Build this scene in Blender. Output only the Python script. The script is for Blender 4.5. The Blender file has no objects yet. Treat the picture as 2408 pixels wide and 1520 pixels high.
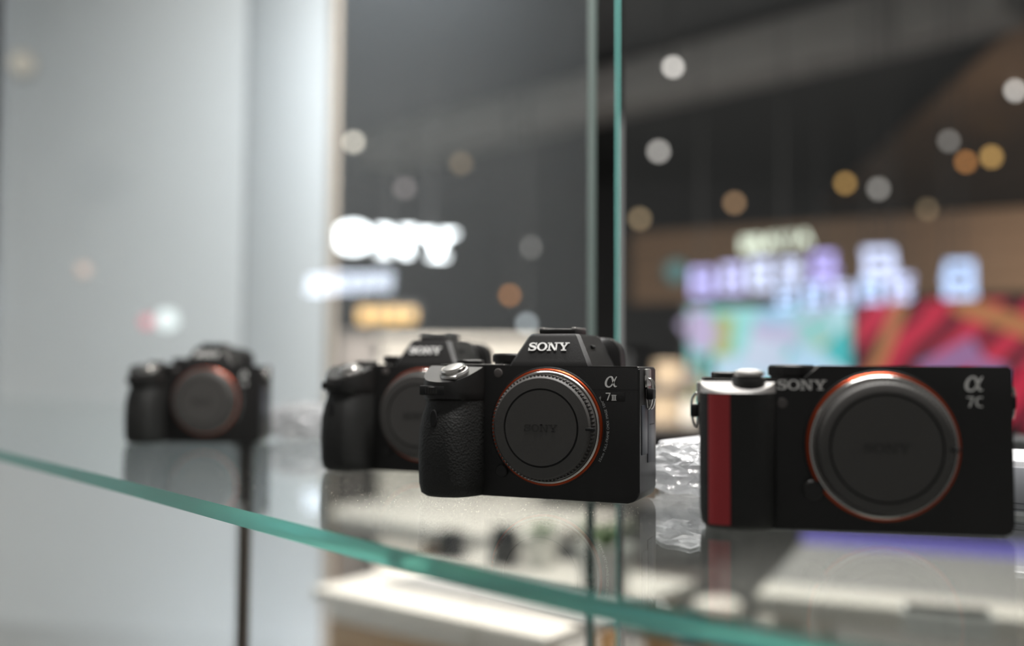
import bpy, bmesh, math, random
from mathutils import Vector, Matrix
R = math.radians
random.seed(7)
sc = bpy.context.scene
col = sc.collection

# ------------------------------------------------------------------ camera
FPX = 2341.0
cam_d = bpy.data.cameras.new('camera')
cam_d.sensor_width = 36.0
cam_d.lens = 35.0
cam_d.clip_start = 0.01
cam_d.clip_end = 100
cam_d.dof.use_dof = True
cam_d.dof.focus_distance = 0.530
cam_d.dof.aperture_fstop = 2.55
cam = bpy.data.objects.new('camera', cam_d)
col.objects.link(cam)
CAM = Matrix.Translation((0, 0, 0.072)) @ Matrix.Rotation(R(90 + 2.69), 4, 'X') @ Matrix.Rotation(R(0.35), 4, 'Z')
cam.matrix_world = CAM
sc.camera = cam

# ------------------------------------------------------------------ world, lights, exposure
w = bpy.data.worlds.new('world')
sc.world = w
w.use_nodes = True
w.node_tree.nodes['Background'].inputs[0].default_value = (1.0, 0.97, 0.94, 1)
w.node_tree.nodes['Background'].inputs[1].default_value = 0.20
vs = sc.view_settings
vs.view_transform = 'Standard'
vs.look = 'None'
vs.exposure = 0.0
vs.gamma = 1.0
vs.use_curve_mapping = False
cy = sc.cycles
cy.max_bounces = 24
cy.transmission_bounces = 20
cy.glossy_bounces = 8
cy.transparent_max_bounces = 24
cy.sample_clamp_indirect = 6.0
cy.sample_clamp_direct = 0.0
cy.blur_glossy = 0.5
cy.use_denoising = True


def area(name, loc, target, sx, sy, power, color=(1, 1, 1), spread=180):
    d = bpy.data.lights.new(name, 'AREA')
    d.shape = 'RECTANGLE'
    d.size = sx
    d.size_y = sy
    d.energy = power
    d.color = color
    d.spread = R(spread)
    o = bpy.data.objects.new(name, d)
    col.objects.link(o)
    o.location = loc
    o.rotation_euler = (Vector(target) - Vector(loc)).to_track_quat('-Z', 'Y').to_euler()
    return o


# LED bar in the cabinet top, over and behind the row of cameras
area('cabinet_light', (-0.02, 0.84, 0.95), (-0.06, 0.70, 0.0), 0.6, 0.05, 9.0, (1.0, 0.97, 0.93))
area('cabinet_light', (0.17, 0.50, 0.85), (0.17, 0.47, 0.0), 0.5, 0.05, 12.0, (1.0, 0.98, 0.96))
# spotlights of the shop: onto the counters, and onto the pale wall at the left; added fills are marked
area('shop_light', (0.1, 2.6, 2.05), (0.0, 2.3, -0.4), 1.2, 0.8, 108, (1.0, 0.94, 0.86))
area('counter_light', (-0.2, 3.2, 1.9), (-0.2, 4.4, 0.0), 0.8, 0.5, 70, (1.0, 0.93, 0.86), 120)
area('wall_light', (-0.02, 1.95, 0.95), (-0.46, 2.32, 0.10), 0.25, 0.25, 5.0, (0.88, 0.94, 1.0), 150)
area('wall_fill', (-0.36, 2.0, -0.92), (-0.55, 2.32, -0.25), 0.25, 0.15, 3.0, (0.88, 0.94, 1.0), 160)  # unseen fill added near the floor to brighten the lower wall
area('haze_fill', (-2.4, 2.0, 2.1), (-3.2, 2.1, 0.6), 0.8, 0.4, 13, (0.88, 0.95, 1.0))  # added fill: lights the side wall so the left pane mirrors a haze
area('table_fill', (1.0, 2.1, 2.0), (0.95, 1.8, -0.4), 0.8, 0.5, 60, (1.0, 0.95, 0.88))  # added fill to brighten the right-hand table
area('ceiling_wash', (0.6, 5.2, 0.9), (0.6, 7.2, 2.1), 1.0, 1.0, 4, (1.0, 0.93, 0.86))
area('soffit_wash', (3.2, 6.0, 0.9), (3.6, 8.0, 2.0), 1.0, 1.0, 3.5, (1.0, 0.86, 0.72))


def P(u, v, Y):
    """point seen at photograph pixel (u, v) at distance Y into the shop"""
    d = CAM.to_3x3() @ Vector(((u - 1204) / FPX, -(v - 760) / FPX, -1.0))
    return CAM.translation + d * (Y / d.y)


# ------------------------------------------------------------------ materials
def nt(name):
    m = bpy.data.materials.new(name)
    m.use_nodes = True
    return m, m.node_tree, m.node_tree.nodes['Principled BSDF']


def pbr(name, c, rough=0.5, metal=0.0, spec=0.5, bump=0.0, bscale=900.0, var=0.0, emit=None, estr=0.0, voro=False, coat=0.0):
    m, t, b = nt(name)
    b.inputs['Base Color'].default_value = (*c, 1)
    b.inputs['Roughness'].default_value = rough
    b.inputs['Metallic'].default_value = metal
    b.inputs['Specular IOR Level'].default_value = spec
    b.inputs['Coat Weight'].default_value = coat
    tc = t.nodes.new('ShaderNodeTexCoord')
    n = t.nodes.new('ShaderNodeTexVoronoi' if voro else 'ShaderNodeTexNoise')
    n.inputs['Scale'].default_value = bscale
    t.links.new(tc.outputs['Object'], n.inputs['Vector'])
    if bump:
        bp = t.nodes.new('ShaderNodeBump')
        bp.inputs['Strength'].default_value = bump
        bp.inputs['Distance'].default_value = 0.0004
        t.links.new(n.outputs[0], bp.inputs['Height'])
        t.links.new(bp.outputs[0], b.inputs['Normal'])
    if var:
        mp = t.nodes.new('ShaderNodeMapRange')
        mp.inputs['To Min'].default_value = max(0.0, rough - var)
        mp.inputs['To Max'].default_value = min(1.0, rough + var)
        t.links.new(n.outputs[0], mp.inputs['Value'])
        t.links.new(mp.outputs[0], b.inputs['Roughness'])
    if emit:
        b.inputs['Emission Color'].default_value = (*emit, 1)
        b.inputs['Emission Strength'].default_value = estr
    return m


def glass(name, absorb, dens, rough=0.0):
    m, t, b = nt(name)
    b.inputs['Base Color'].default_value = (1, 1, 1, 1)
    b.inputs['Roughness'].default_value = rough
    b.inputs['IOR'].default_value = 1.5
    b.inputs['Transmission Weight'].default_value = 1.0
    v = t.nodes.new('ShaderNodeVolumeAbsorption')
    v.inputs['Color'].default_value = (*absorb, 1)
    v.inputs['Density'].default_value = dens
    t.links.new(v.outputs[0], t.nodes['Material Output'].inputs['Volume'])
    return m


M = {}
M['body'] = pbr('camera_black', (0.011, 0.0105, 0.010), 0.42, spec=0.42, bump=0.25, bscale=2600, var=0.06)
M['rubber'] = pbr('grip_rubber', (0.012, 0.012, 0.011), 0.62, spec=0.45, bump=0.6, bscale=800, voro=True)
M['dial'] = pbr('dial_black', (0.02, 0.019, 0.018), 0.4, metal=0.2, bump=0.2, bscale=1500)
M['dark'] = pbr('recess_black', (0.004, 0.004, 0.004), 0.7, bscale=600, var=0.05)
M['cap'] = pbr('cap_plastic', (0.066, 0.062, 0.058), 0.55, bump=0.15, bscale=2200, var=0.05)
M['capink'] = pbr('cap_emboss', (0.034, 0.032, 0.030), 0.5, bscale=900, var=0.05)
M['chrome'] = pbr('polished_steel', (0.62, 0.60, 0.57), 0.22, metal=1.0, bscale=500, var=0.05)
M['satin'] = pbr('satin_steel', (0.55, 0.54, 0.52), 0.38, metal=1.0, bscale=700, var=0.06)
M['orange'] = pbr('orange_anodised', (0.38, 0.052, 0.012), 0.32, metal=0.75, bscale=800, var=0.05)
M['white'] = pbr('white_print', (0.92, 0.91, 0.88), 0.45, bscale=800, var=0.05)
M['silver'] = pbr('silver_print', (0.50, 0.51, 0.50), 0.4, metal=0.3, bscale=800, var=0.05)
M['deck'] = pbr('silver_and_glare', (0.60, 0.58, 0.56), 0.5, metal=0.7, bscale=900, var=0.05)  # silver of the shutter button, and lamp glare put into the grip top's colour
M['lamp'] = pbr('lamp_window', (0.10, 0.09, 0.085), 0.25, bscale=600, var=0.03)
M['red'] = pbr('red_reflection', (0.42, 0.024, 0.030), 0.45, bscale=900, var=0.05)  # reflection put into the colour of a band on the grip
M['bluegrey'] = pbr('port_cover', (0.030, 0.034, 0.045), 0.5, bump=0.15, bscale=1800)
M['shelf'] = glass('shelf_glass', (0.30, 0.82, 0.78), 5.0)
def edge_glass():
    m, t, b = nt('shelf_ground_edge')
    b.inputs['Base Color'].default_value = (0.85, 0.97, 0.95, 1)
    b.inputs['Roughness'].default_value = 0.14
    b.inputs['IOR'].default_value = 1.5
    b.inputs['Transmission Weight'].default_value = 1.0
    df = t.nodes.new('ShaderNodeBsdfDiffuse')
    df.inputs['Color'].default_value = (0.56, 1.0, 0.92, 1)
    mx = t.nodes.new('ShaderNodeMixShader')
    mx.inputs[0].default_value = 0.34
    out = t.nodes['Material Output']
    t.links.new(b.outputs[0], mx.inputs[1])
    t.links.new(df.outputs[0], mx.inputs[2])
    t.links.new(mx.outputs[0], out.inputs['Surface'])
    v = t.nodes.new('ShaderNodeVolumeAbsorption')
    v.inputs['Color'].default_value = (0.27, 0.85, 0.80, 1)
    v.inputs['Density'].default_value = 5.0
    t.links.new(v.outputs[0], out.inputs['Volume'])
    return m


M['shelfedge'] = edge_glass()
M['pane'] = glass('pane_glass', (0.15, 0.82, 0.76), 3.5)
M['edge'] = pbr('ground_glass_edge', (0.32, 0.88, 0.80), 0.35, bump=0.1, bscale=300, var=0.1)
M['edgegrey'] = pbr('ground_glass_edge_grey', (0.19, 0.21, 0.20), 0.35, bump=0.1, bscale=300, var=0.1)
M['wallpale'] = pbr('pale_wall_panel', (0.66, 0.69, 0.71), 0.35, bump=0.05, bscale=40, var=0.04)
M['walltrim'] = pbr('beige_trim', (0.42, 0.36, 0.30), 0.5, bscale=30, var=0.05)
M['joint'] = pbr('joint_grey', (0.34, 0.35, 0.36), 0.6, bscale=30, var=0.05)
M['bronze'] = pbr('dark_bronze', (0.11, 0.095, 0.08), 0.4, metal=0.5, bscale=60, var=0.06)
M['boxwhite'] = pbr('white_carton', (0.86, 0.86, 0.88), 0.5, bump=0.05, bscale=200, var=0.05)
M['label'] = pbr('grey_label', (0.42, 0.43, 0.46), 0.4, bscale=200, var=0.05)
M['ink'] = pbr('label_ink', (0.06, 0.06, 0.07), 0.6, bscale=200, var=0.05)
M['ceil'] = pbr('ceiling_charcoal', (0.040, 0.041, 0.042), 0.9, bscale=3, var=0.05)
M['beam'] = pbr('beam_grey', (0.20, 0.19, 0.18), 0.85, bscale=4, var=0.05)
M['backwall'] = pbr('shop_wall_dark', (0.060, 0.060, 0.062), 0.9, bscale=2, var=0.05)
M['floor'] = pbr('shop_floor', (0.34, 0.33, 0.31), 0.35, bscale=3, var=0.1)
M['wood'] = pbr('soffit_wood', (0.20, 0.12, 0.068), 0.6, bump=0.2, bscale=6, var=0.1)
M['woodwarm'] = pbr('table_wood', (0.42, 0.25, 0.11), 0.5, bump=0.2, bscale=14, var=0.1)
M['cream'] = pbr('cream_laminate', (0.80, 0.75, 0.68), 0.4, bscale=8, var=0.06)
M['taupe'] = pbr('taupe_panel', (0.19, 0.165, 0.15), 0.6, bscale=8, var=0.06)
M['mat'] = pbr('grey_mat', (0.30, 0.29, 0.28), 0.7, bscale=30, var=0.06)
M['device'] = pbr('device_black', (0.03, 0.03, 0.032), 0.4, bscale=30, var=0.06)
M['leaf'] = pbr('plant_green', (0.14, 0.24, 0.09), 0.55, bscale=30, var=0.06)
M['pot'] = pbr('pot_white', (0.85, 0.84, 0.80), 0.4, bscale=30, var=0.06)
M['brownbox'] = pbr('kraft_beige', (0.50, 0.38, 0.26), 0.6, bscale=20, var=0.06)
M['housing'] = pbr('lamp_housing', (0.03, 0.03, 0.03), 0.5, bscale=30, var=0.06)
M['dust'] = pbr('dust_grain', (0.85, 0.78, 0.66), 0.6, bscale=900, var=0.05)


def emis(name, c, s):
    m, t, b = nt(name)
    b.inputs['Base Color'].default_value = (0.02, 0.02, 0.02, 1)
    b.inputs['Emission Color'].default_value = (*c, 1)
    b.inputs['Emission Strength'].default_value = s
    return m


def screen_mat(name, kind):
    m, t, b = nt(name)
    b.inputs['Base Color'].default_value = (0.01, 0.01, 0.01, 1)
    b.inputs['Roughness'].default_value = 0.2
    tc = t.nodes.new('ShaderNodeTexCoord')
    cr = t.nodes.new('ShaderNodeValToRGB')
    el = cr.color_ramp.elements
    mp = t.nodes.new('ShaderNodeMapping')
    t.links.new(tc.outputs['Generated'], mp.inputs['Vector'])
    if kind == 'teal':
        n = t.nodes.new('ShaderNodeTexVoronoi')
        n.feature = 'F1'
        n.inputs['Scale'].default_value = 5.0
        mp.inputs['Location'].default_value = (0.3, 0, 0.15)
        sep = t.nodes.new('ShaderNodeSeparateColor')
        t.links.new(n.outputs['Color'], sep.inputs[0])
        src = sep.outputs[0]
        stops = [(0.0, (0.07, 0.55, 0.52)), (0.22, (0.36, 0.78, 0.75)), (0.4, (0.55, 0.72, 0.90)), (0.56, (0.60, 0.80, 0.92)),
                 (0.68, (0.55, 0.42, 0.66)), (0.8, (0.52, 0.55, 0.10)), (0.9, (0.30, 0.70, 0.72))]
        cr.color_ramp.interpolation = 'LINEAR'
    else:
        n = t.nodes.new('ShaderNodeTexWave')
        n.inputs['Scale'].default_value = 1.6
        n.inputs['Distortion'].default_value = 2.2
        n.inputs['Detail'].default_value = 1.0
        mp.inputs['Rotation'].default_value = (0, R(-25), 0)
        src = n.outputs[0]
        stops = [(0.0, (0.03, 0.004, 0.01)), (0.25, (0.10, 0.005, 0.015)), (0.42, (0.50, 0.015, 0.05)), (0.8, (0.62, 0.02, 0.07)), (1.0, (0.42, 0.02, 0.04))]
    while len(el) < len(stops):
        el.new(0.5)
    for e, (p, c) in zip(el, stops):
        e.position = p
        e.color = (*c, 1)
    t.links.new(mp.outputs[0], n.inputs['Vector'])
    t.links.new(src, cr.inputs[0])
    t.links.new(cr.outputs[0], b.inputs['Emission Color'])
    b.inputs['Emission Strength'].default_value = 1.0
    return m


def plastic_film():
    m, t, b = nt('clear_plastic_film')
    out = t.nodes['Material Output']
    tr = t.nodes.new('ShaderNodeBsdfTransparent')
    gl = t.nodes.new('ShaderNodeBsdfGlossy')
    gl.inputs['Roughness'].default_value = 0.12
    tl = t.nodes.new('ShaderNodeBsdfDiffuse')
    tl.inputs['Color'].default_value = (0.92, 0.93, 0.95, 1)
    ts = t.nodes.new('ShaderNodeBsdfTranslucent')
    ts.inputs['Color'].default_value = (0.92, 0.93, 0.95, 1)
    m0 = t.nodes.new('ShaderNodeMixShader')
    m0.inputs[0].default_value = 0.5
    t.links.new(tl.outputs[0], m0.inputs[1])
    t.links.new(ts.outputs[0], m0.inputs[2])
    m1 = t.nodes.new('ShaderNodeMixShader')
    m2 = t.nodes.new('ShaderNodeMixShader')
    m1.inputs[0].default_value = 0.62
    t.links.new(tr.outputs[0], m1.inputs[1])
    t.links.new(m0.outputs[0], m1.inputs[2])
    fr = t.nodes.new('ShaderNodeFresnel')
    fr.inputs[0].default_value = 1.6
    tc = t.nodes.new('ShaderNodeTexCoord')
    n = t.nodes.new('ShaderNodeTexNoise')
    n.inputs['Scale'].default_value = 160
    bp = t.nodes.new('ShaderNodeBump')
    bp.inputs['Strength'].default_value = 0.6
    bp.inputs['Distance'].default_value = 0.003
    t.links.new(tc.outputs['Object'], n.inputs['Vector'])
    t.links.new(n.outputs[0], bp.inputs['Height'])
    for k in (gl, fr):
        t.links.new(bp.outputs[0], k.inputs['Normal'])
    t.links.new(fr.outputs[0], m2.inputs[0])
    t.links.new(m1.outputs[0], m2.inputs[1])
    t.links.new(gl.outputs[0], m2.inputs[2])
    t.links.new(m2.outputs[0], out.inputs['Surface'])
    t.nodes.remove(b)
    return m


M['film'] = plastic_film()


# ------------------------------------------------------------------ mesh helpers (metres unless K given)
def link(name, me, mat, parent=None, smooth=None):
    me.materials.clear()
    me.materials.append(M[mat] if isinstance(mat, str) else mat)
    if smooth is not None:
        for p in me.polygons:
            p.use_smooth = True
        me.set_sharp_from_angle(angle=R(smooth))
    o = bpy.data.objects.new(name, me)
    col.objects.link(o)
    if parent:
        o.parent = parent
    return o


def bm_me(bm, name, recalc=True):
    if recalc:
        bmesh.ops.recalc_face_normals(bm, faces=bm.faces)
    me = bpy.data.meshes.new(name)
    bm.to_mesh(me)
    bm.free()
    return me


def add_box(bm, c, s, bev=0.0, rot=None, seg=2):
    r = bmesh.ops.create_cube(bm, size=1.0)
    vs_ = r['verts']
    bmesh.ops.scale(bm, vec=s, verts=vs_)
    if bev:
        es = list({e for v in vs_ for e in v.link_edges})
        rr = bmesh.ops.bevel(bm, geom=es, offset=bev, segments=seg, affect='EDGES', profile=0.5)
        vs_ = list({v for f in rr['faces'] for v in f.verts} | {v for v in vs_ if v.is_valid})
    m = Matrix.Translation(c) @ (rot.to_4x4() if rot else Matrix())
    bmesh.ops.transform(bm, matrix=m, verts=vs_)


def box(name, c, s, mat, parent=None, bev=0.0, rot=None, smooth=35, seg=2):
    bm = bmesh.new()
    add_box(bm, c, s, bev, rot, seg)
    return link(name, bm_me(bm, name), mat, parent, smooth if bev else None)


def prism(name, pts, a, b, mat, parent=None, axis='y', bev=0.0, smooth=35, seg=2, bevel_axis_edges=False):
    """extrude 2D polygon pts: axis y -> (x,z) profile from y=a to y=b; axis z -> (x,y) plan from z=a to b"""
    bm = bmesh.new()
    if axis == 'y':
        A = [bm.verts.new((p[0], a, p[1])) for p in pts]
        B = [bm.verts.new((p[0], b, p[1])) for p in pts]
    else:
        A = [bm.verts.new((p[0], p[1], a)) for p in pts]
        B = [bm.verts.new((p[0], p[1], b)) for p in pts]
    n = len(pts)
    fa = bm.faces.new(A)
    fb = bm.faces.new(B)
    for i in range(n):
        bm.faces.new((A[i], A[(i + 1) % n], B[(i + 1) % n], B[i]))
    if bev:
        es = list(fa.edges) + list(fb.edges)
        bmesh.ops.bevel(bm, geom=es, offset=bev, segments=seg, affect='EDGES', profile=0.5)
    return link(name, bm_me(bm, name), mat, parent, smooth)


def rounded(pts_r, n=6):
    """pts_r: list of (x, y, radius) corners -> rounded polygon"""
    out = []
    N = len(pts_r)
    for i, (x, y, r) in enumerate(pts_r):
        if r <= 0:
            out.append((x, y))
            continue
        p = Vector((x, y))
        a = (Vector(pts_r[i - 1][:2]) - p).normalized()
        b = (Vector(pts_r[(i + 1) % N][:2]) - p).normalized()
        ang = a.angle(b)
        d = r / math.tan(ang / 2)
        p0, p1 = p + a * d, p + b * d
        c = p + (a + b).normalized() * (r / math.sin(ang / 2))
        t0 = math.atan2(p0.y - c.y, p0.x - c.x)
        t1 = math.atan2(p1.y - c.y, p1.x - c.x)
        dt = (t1 - t0 + math.pi) % (2 * math.pi) - math.pi
        for k in range(n + 1):
            t = t0 + dt * k / n
            out.append((c.x + r * math.cos(t), c.y + r * math.sin(t)))
    return out


def lathe(name, prof, mat, parent=None, loc=(0, 0, 0), axis='z', seg=64, rot=None, smooth=30, closed=False):
    """prof: list of (radius, height) ; axis z: up; axis y: height is along -y (towards the viewer); axis x: along +x"""
    bm = bmesh.new()
    rings = []
    for r, h in prof:
        ring = []
        for k in range(seg):
            t = 2 * math.pi * k / seg
            c, s = r * math.cos(t), r * math.sin(t)
            v = (c, s, h) if axis == 'z' else ((c, -h, s) if axis == 'y' else (h, c, s))
            ring.append(bm.verts.new(v))
        rings.append(ring)
    m = len(rings)
    for i in range(m if closed else m - 1):
        a, b = rings[i], rings[(i + 1) % m]
        for k in range(seg):
            bm.faces.new((a[k], a[(k + 1) % seg], b[(k + 1) % seg], b[k]))
    if not closed:
        for ring in (rings[0], rings[-1]):
            bm.faces.new(ring)
    if rot:
        bmesh.ops.transform(bm, matrix=rot.to_4x4(), verts=bm.verts)
    bmesh.ops.translate(bm, vec=loc, verts=bm.verts)
    return link(name, bm_me(bm, name), mat, parent, smooth)


def add_tube(bm, path, r, seg=8, closed=False):
    n = len(path)
    path = [Vector(p) for p in path]
    rings = []
    prev = None
    for i in range(n):
        if closed:
            d = path[(i + 1) % n] - path[i - 1]
        else:
            d = path[min(i + 1, n - 1)] - path[max(i - 1, 0)]
        d.normalize()
        if prev is None:
            up = Vector((0, 0, 1)) if abs(d.z) < 0.9 else Vector((1, 0, 0))
        else:
            up = prev
        a = d.cross(up).normalized()
        b = a.cross(d).normalized()
        prev = b
        rings.append([bm.verts.new(path[i] + r * (a * math.cos(2 * math.pi * k / seg) + b * math.sin(2 * math.pi * k / seg))) for k in range(seg)])
    for i in range(n if closed else n - 1):
        a, b = rings[i], rings[(i + 1) % n]
        for k in range(seg):
            bm.faces.new((a[k], a[(k + 1) % seg], b[(k + 1) % seg], b[k]))
    if not closed:
        bm.faces.new(rings[0])
        bm.faces.new(rings[-1])


def tube(name, path, r, mat, parent=None, seg=8, closed=False):
    bm = bmesh.new()
    add_tube(bm, path, r, seg, closed)
    return link(name, bm_me(bm, name), mat, parent, 60)


def loft(name, rings, mat, parent=None, smooth=40, bev=0.0):
    bm = bmesh.new()
    V = [[bm.verts.new(p) for p in ring] for ring in rings]
    n = len(V[0])
    for a, b in zip(V, V[1:]):
        for k in range(n):
            bm.faces.new((a[k], a[(k + 1) % n], b[(k + 1) % n], b[k]))
    bm.faces.new(V[0])
    top = bm.faces.new(V[-1])
    if bev:
        bmesh.ops.bevel(bm, geom=list(top.edges), offset=bev, segments=2, affect='EDGES')
    return link(name, bm_me(bm, name), mat, parent, smooth)


def catmull(pts, n=6, closed=False):
    P_ = [Vector(p) for p in pts]
    out = []
    N = len(P_)
    for i in range(N if closed else N - 1):
        p1, p2 = P_[i], P_[(i + 1) % N]
        p0 = P_[i - 1] if (closed or i > 0) else p1
        p3 = P_[(i + 2) % N] if (closed or i + 2 < N) else p2
        for k in range(n):
            t = k / n
            out.append(0.5 * ((2 * p1) + (p2 - p0) * t + (2 * p0 - 5 * p1 + 4 * p2 - p3) * t * t + (3 * p1 - p0 - 3 * p2 + p3) * t ** 3))
    if not closed:
        out.append(P_[-1].copy())
    return out


# ------------------------------------------------------------------ lettering: outlines made of polygons
def ribbon(pts, widths, n=7):
    """variable-width stroke as a list of quads"""
    c = catmull([(p[0], p[1], w_) for p, w_ in zip(pts, widths)], n)
    L, Rr = [], []
    for i, p in enumerate(c):
        d = Vector((c[min(i + 1, len(c) - 1)].x - c[max(i - 1, 0)].x, c[min(i + 1, len(c) - 1)].y - c[max(i - 1, 0)].y)).normalized()
        nrm = Vector((-d.y, d.x)) * p.z / 2
        L.append((p.x + nrm.x, p.y + nrm.y))
        Rr.append((p.x - nrm.x, p.y - nrm.y))
    return [[L[i], L[i + 1], Rr[i + 1], Rr[i]] for i in range(len(c) - 1)]


def ring2(cx, cy, ro, ri, seg=36):
    out = []
    for k in range(seg):
        t0, t1 = 2 * math.pi * k / seg, 2 * math.pi * (k + 1) / seg
        out.append([(cx + ro[0] * math.cos(t0), cy + ro[1] * math.sin(t0)), (cx + ro[0] * math.cos(t1), cy + ro[1] * math.sin(t1)),
                    (cx + ri[0] * math.cos(t1), cy + ri[1] * math.sin(t1)), (cx + ri[0] * math.cos(t0), cy + ri[1] * math.sin(t0))])
    return out


def rect(x0, x1, y0, y1):
    return [(x0, y0), (x1, y0), (x1, y1), (x0, y1)]


def g_S(x):
    g = ribbon([(x + .90, .74), (x + .74, .90), (x + .48, .94), (x + .22, .86), (x + .17, .70), (x + .32, .585), (x + .55, .51), (x + .80, .42),
                (x + .86, .26), (x + .74, .12), (x + .48, .06), (x + .24, .10), (x + .10, .26)],
               [.10, .12, .12, .16, .22, .24, .25, .25, .22, .17, .12, .12, .10])
    g += [rect(x + .86, x + .95, .64, 1.0), rect(x + .04, x + .13, 0.0, .37)]
    return g, 1.02


def g_O(x):
    return ring2(x + .62, .5, (.61, .515), (.36, .39)), 1.26


def g_N(x):
    return [rect(x + 0, x + .46, 0, .11), rect(x + .16, x + .30, .05, .95), rect(x + 0, x + .40, .89, 1.0),
            [(x + .12, 1.0), (x + .42, 1.0), (x + 1.12, 0.0), (x + .88, 0.0)],
            rect(x + .98, x + 1.12, .0, .95), rect(x + .80, x + 1.28, .89, 1.0)], 1.32


def g_Y(x):
    return [rect(x + 0, x + .52, .89, 1.0), rect(x + .74, x + 1.24, .89, 1.0),
            [(x + .10, .93), (x + .38, .93), (x + .76, .42), (x + .52, .40)],
            [(x + .92, .93), (x + 1.10, .93), (x + .74, .40), (x + .60, .46)],
            rect(x + .52, x + .76, .05, .45), rect(x + .34, x + .94, 0, .11)], 1.26


def logo_polys():
    out, x = [], 0.0
    for g in (g_S, g_O, g_N, g_Y):
        q, adv = g(x)
        out += q
        x += adv
    return out, x - 0.02


def alpha_polys():
    # a slanted script letter: one stroke from the upper right round the bowl to the tail
    return ribbon([(1.06, .98), (.92, .72), (.72, .36), (.50, .10), (.28, .04), (.10, .16), (.06, .42), (.18, .74), (.42, .95), (.62, .90), (.72, .62), (.80, .28), (.92, .08), (1.08, .12)],
                  [.07, .11, .13, .12, .13, .18, .19, .16, .12, .15, .17, .16, .12, .06])


def seven_polys(x=0.0):
    return [rect(x, x + .62, .87, 1.0), [(x + .48, .90), (x + .62, .90), (x + .30, 0.0), (x + .14, 0.0)]], .72


def three_polys(x=0.0):
    out = [rect(x, x + .62, .0, .09), rect(x, x + .62, .64, .73)]
    for k in range(3):
        out.append(rect(x + .06 + k * .2, x + .16 + k * .2, .05, .68))
    return out


def c_polys(x=0.0):
    return ribbon([(x + .62, .93), (x + .36, .93), (x + .12, .82), (x + .06, .5), (x + .14, .18), (x + .36, .07), (x + .60, .07)], [.12, .12, .14, .15, .14, .12, .12])


def glyphs(name, polys, h, thick, mat, parent, loc, w0, rot=None, align='c', sx=1.0):
    """polygons in a unit-high box -> solid letters standing on a surface whose outward normal is -y"""
    bm = bmesh.new()
    for q in polys:
        A = [bm.verts.new(((p[0] - (w0 / 2 if align == 'c' else 0)) * h * sx, 0.0001, (p[1] - .5) * h)) for p in q]
        B = [bm.verts.new(((p[0] - (w0 / 2 if align == 'c' else 0)) * h * sx, -thick, (p[1] - .5) * h)) for p in q]
        n = len(q)
        bm.faces.new(B)
        bm.faces.new(A)
        for i in range(n):
            bm.faces.new((A[i], A[(i + 1) % n], B[(i + 1) % n], B[i]))
    m = Matrix.Translation(loc) @ (rot.to_4x4() if rot else Matrix())
    bmesh.ops.transform(bm, matrix=m, verts=bm.verts)
    return link(name, bm_me(bm, name), mat, parent)


def font_mesh(ch, size, extrude=0.0):
    c = bpy.data.curves.new('lettering', 'FONT')
    c.body = ch
    c.size = size
    c.extrude = extrude
    c.resolution_u = 3
    o = bpy.data.objects.new('lettering', c)
    col.objects.link(o)
    dg = bpy.context.evaluated_depsgraph_get()
    me = bpy.data.meshes.new_from_object(o.evaluated_get(dg))
    bpy.data.objects.remove(o)
    bpy.data.curves.remove(c)
    return me


def tag(o, label=None, cat=None, group=None, kind=None):
    for k, v in (('label', label), ('category', cat), ('group', group), ('kind', kind)):
        if v:
            o[k] = v
    return o


def empty(name, loc=(0, 0, 0), rz=0.0):
    o = bpy.data.objects.new(name, None)
    o.empty_display_size = 0.02
    col.objects.link(o)
    o.location = loc
    o.rotation_euler = (0, 0, rz)
    return o


def copy_tree(o, parent=None):
    c = o.copy()
    col.objects.link(c)
    c.parent = parent
    for ch in o.children:
        copy_tree(ch, c)
    return c


mm = 0.001

# ================================================================== SETTING
# pale wall at the left: two panels, joint, beige end trim
YW = 2.32
wl = empty('wall_left', (0, YW, -1.1))
tag(wl, 'pale grey glossy wall panelling at the left edge of the cabinet', kind='structure')
xr = P(772, 400, YW).x
xs = P(583, 400, YW).x
box('panel', ((xs + xr) / 2 + .002, .02, 1.1), (xr - xs - .004, .04, 3.2), 'wallpale', wl, 0.002)
box('panel', ((xs - 1.215) / 2 - .002, .02, 1.1), (xs + 1.215 - .004, .04, 3.2), 'wallpale', wl, 0.002)
box('joint_strip', (xs, .024, 1.1), (.010, .04, 3.2), 'joint', wl)
box('end_trim', (xr + .010, .025, 1.1), (.018, .05, 3.2), 'walltrim', wl, 0.002)

fl = tag(box('floor', (0.5, 5.0, -1.12), (12, 14, .04), 'floor'), 'smooth grey shop floor under the tables', kind='structure')
ce = tag(box('ceiling', (0.5, 6.0, 2.30), (14, 12, .04), 'ceil'), 'dark charcoal shop ceiling', kind='structure')
wb = tag(box('wall_back', (0.5, 11.6, 0.6), (14, .06, 3.5), 'backwall'), 'dark far wall of the shop', kind='structure')
wsd = tag(box('wall_shop', (-3.3, 3.2, 0.6), (.06, 5.8, 3.4), 'wallpale'), 'plain pale side wall of the shop', kind='structure')
# duct / beam on the ceiling
a, b = P(930, 335, 8.9), P(2250, 5, 5.3)
a.z = b.z = 2.05
d = b - a
bmr = Matrix.Rotation(math.atan2(d.y, d.x), 3, 'Z')
tag(box('trim_1', (a + b) / 2, (d.length + .6, .42, .28), 'beam', None, 0.02, bmr), 'wide grey duct running diagonally under the dark ceiling', kind='structure')
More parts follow.
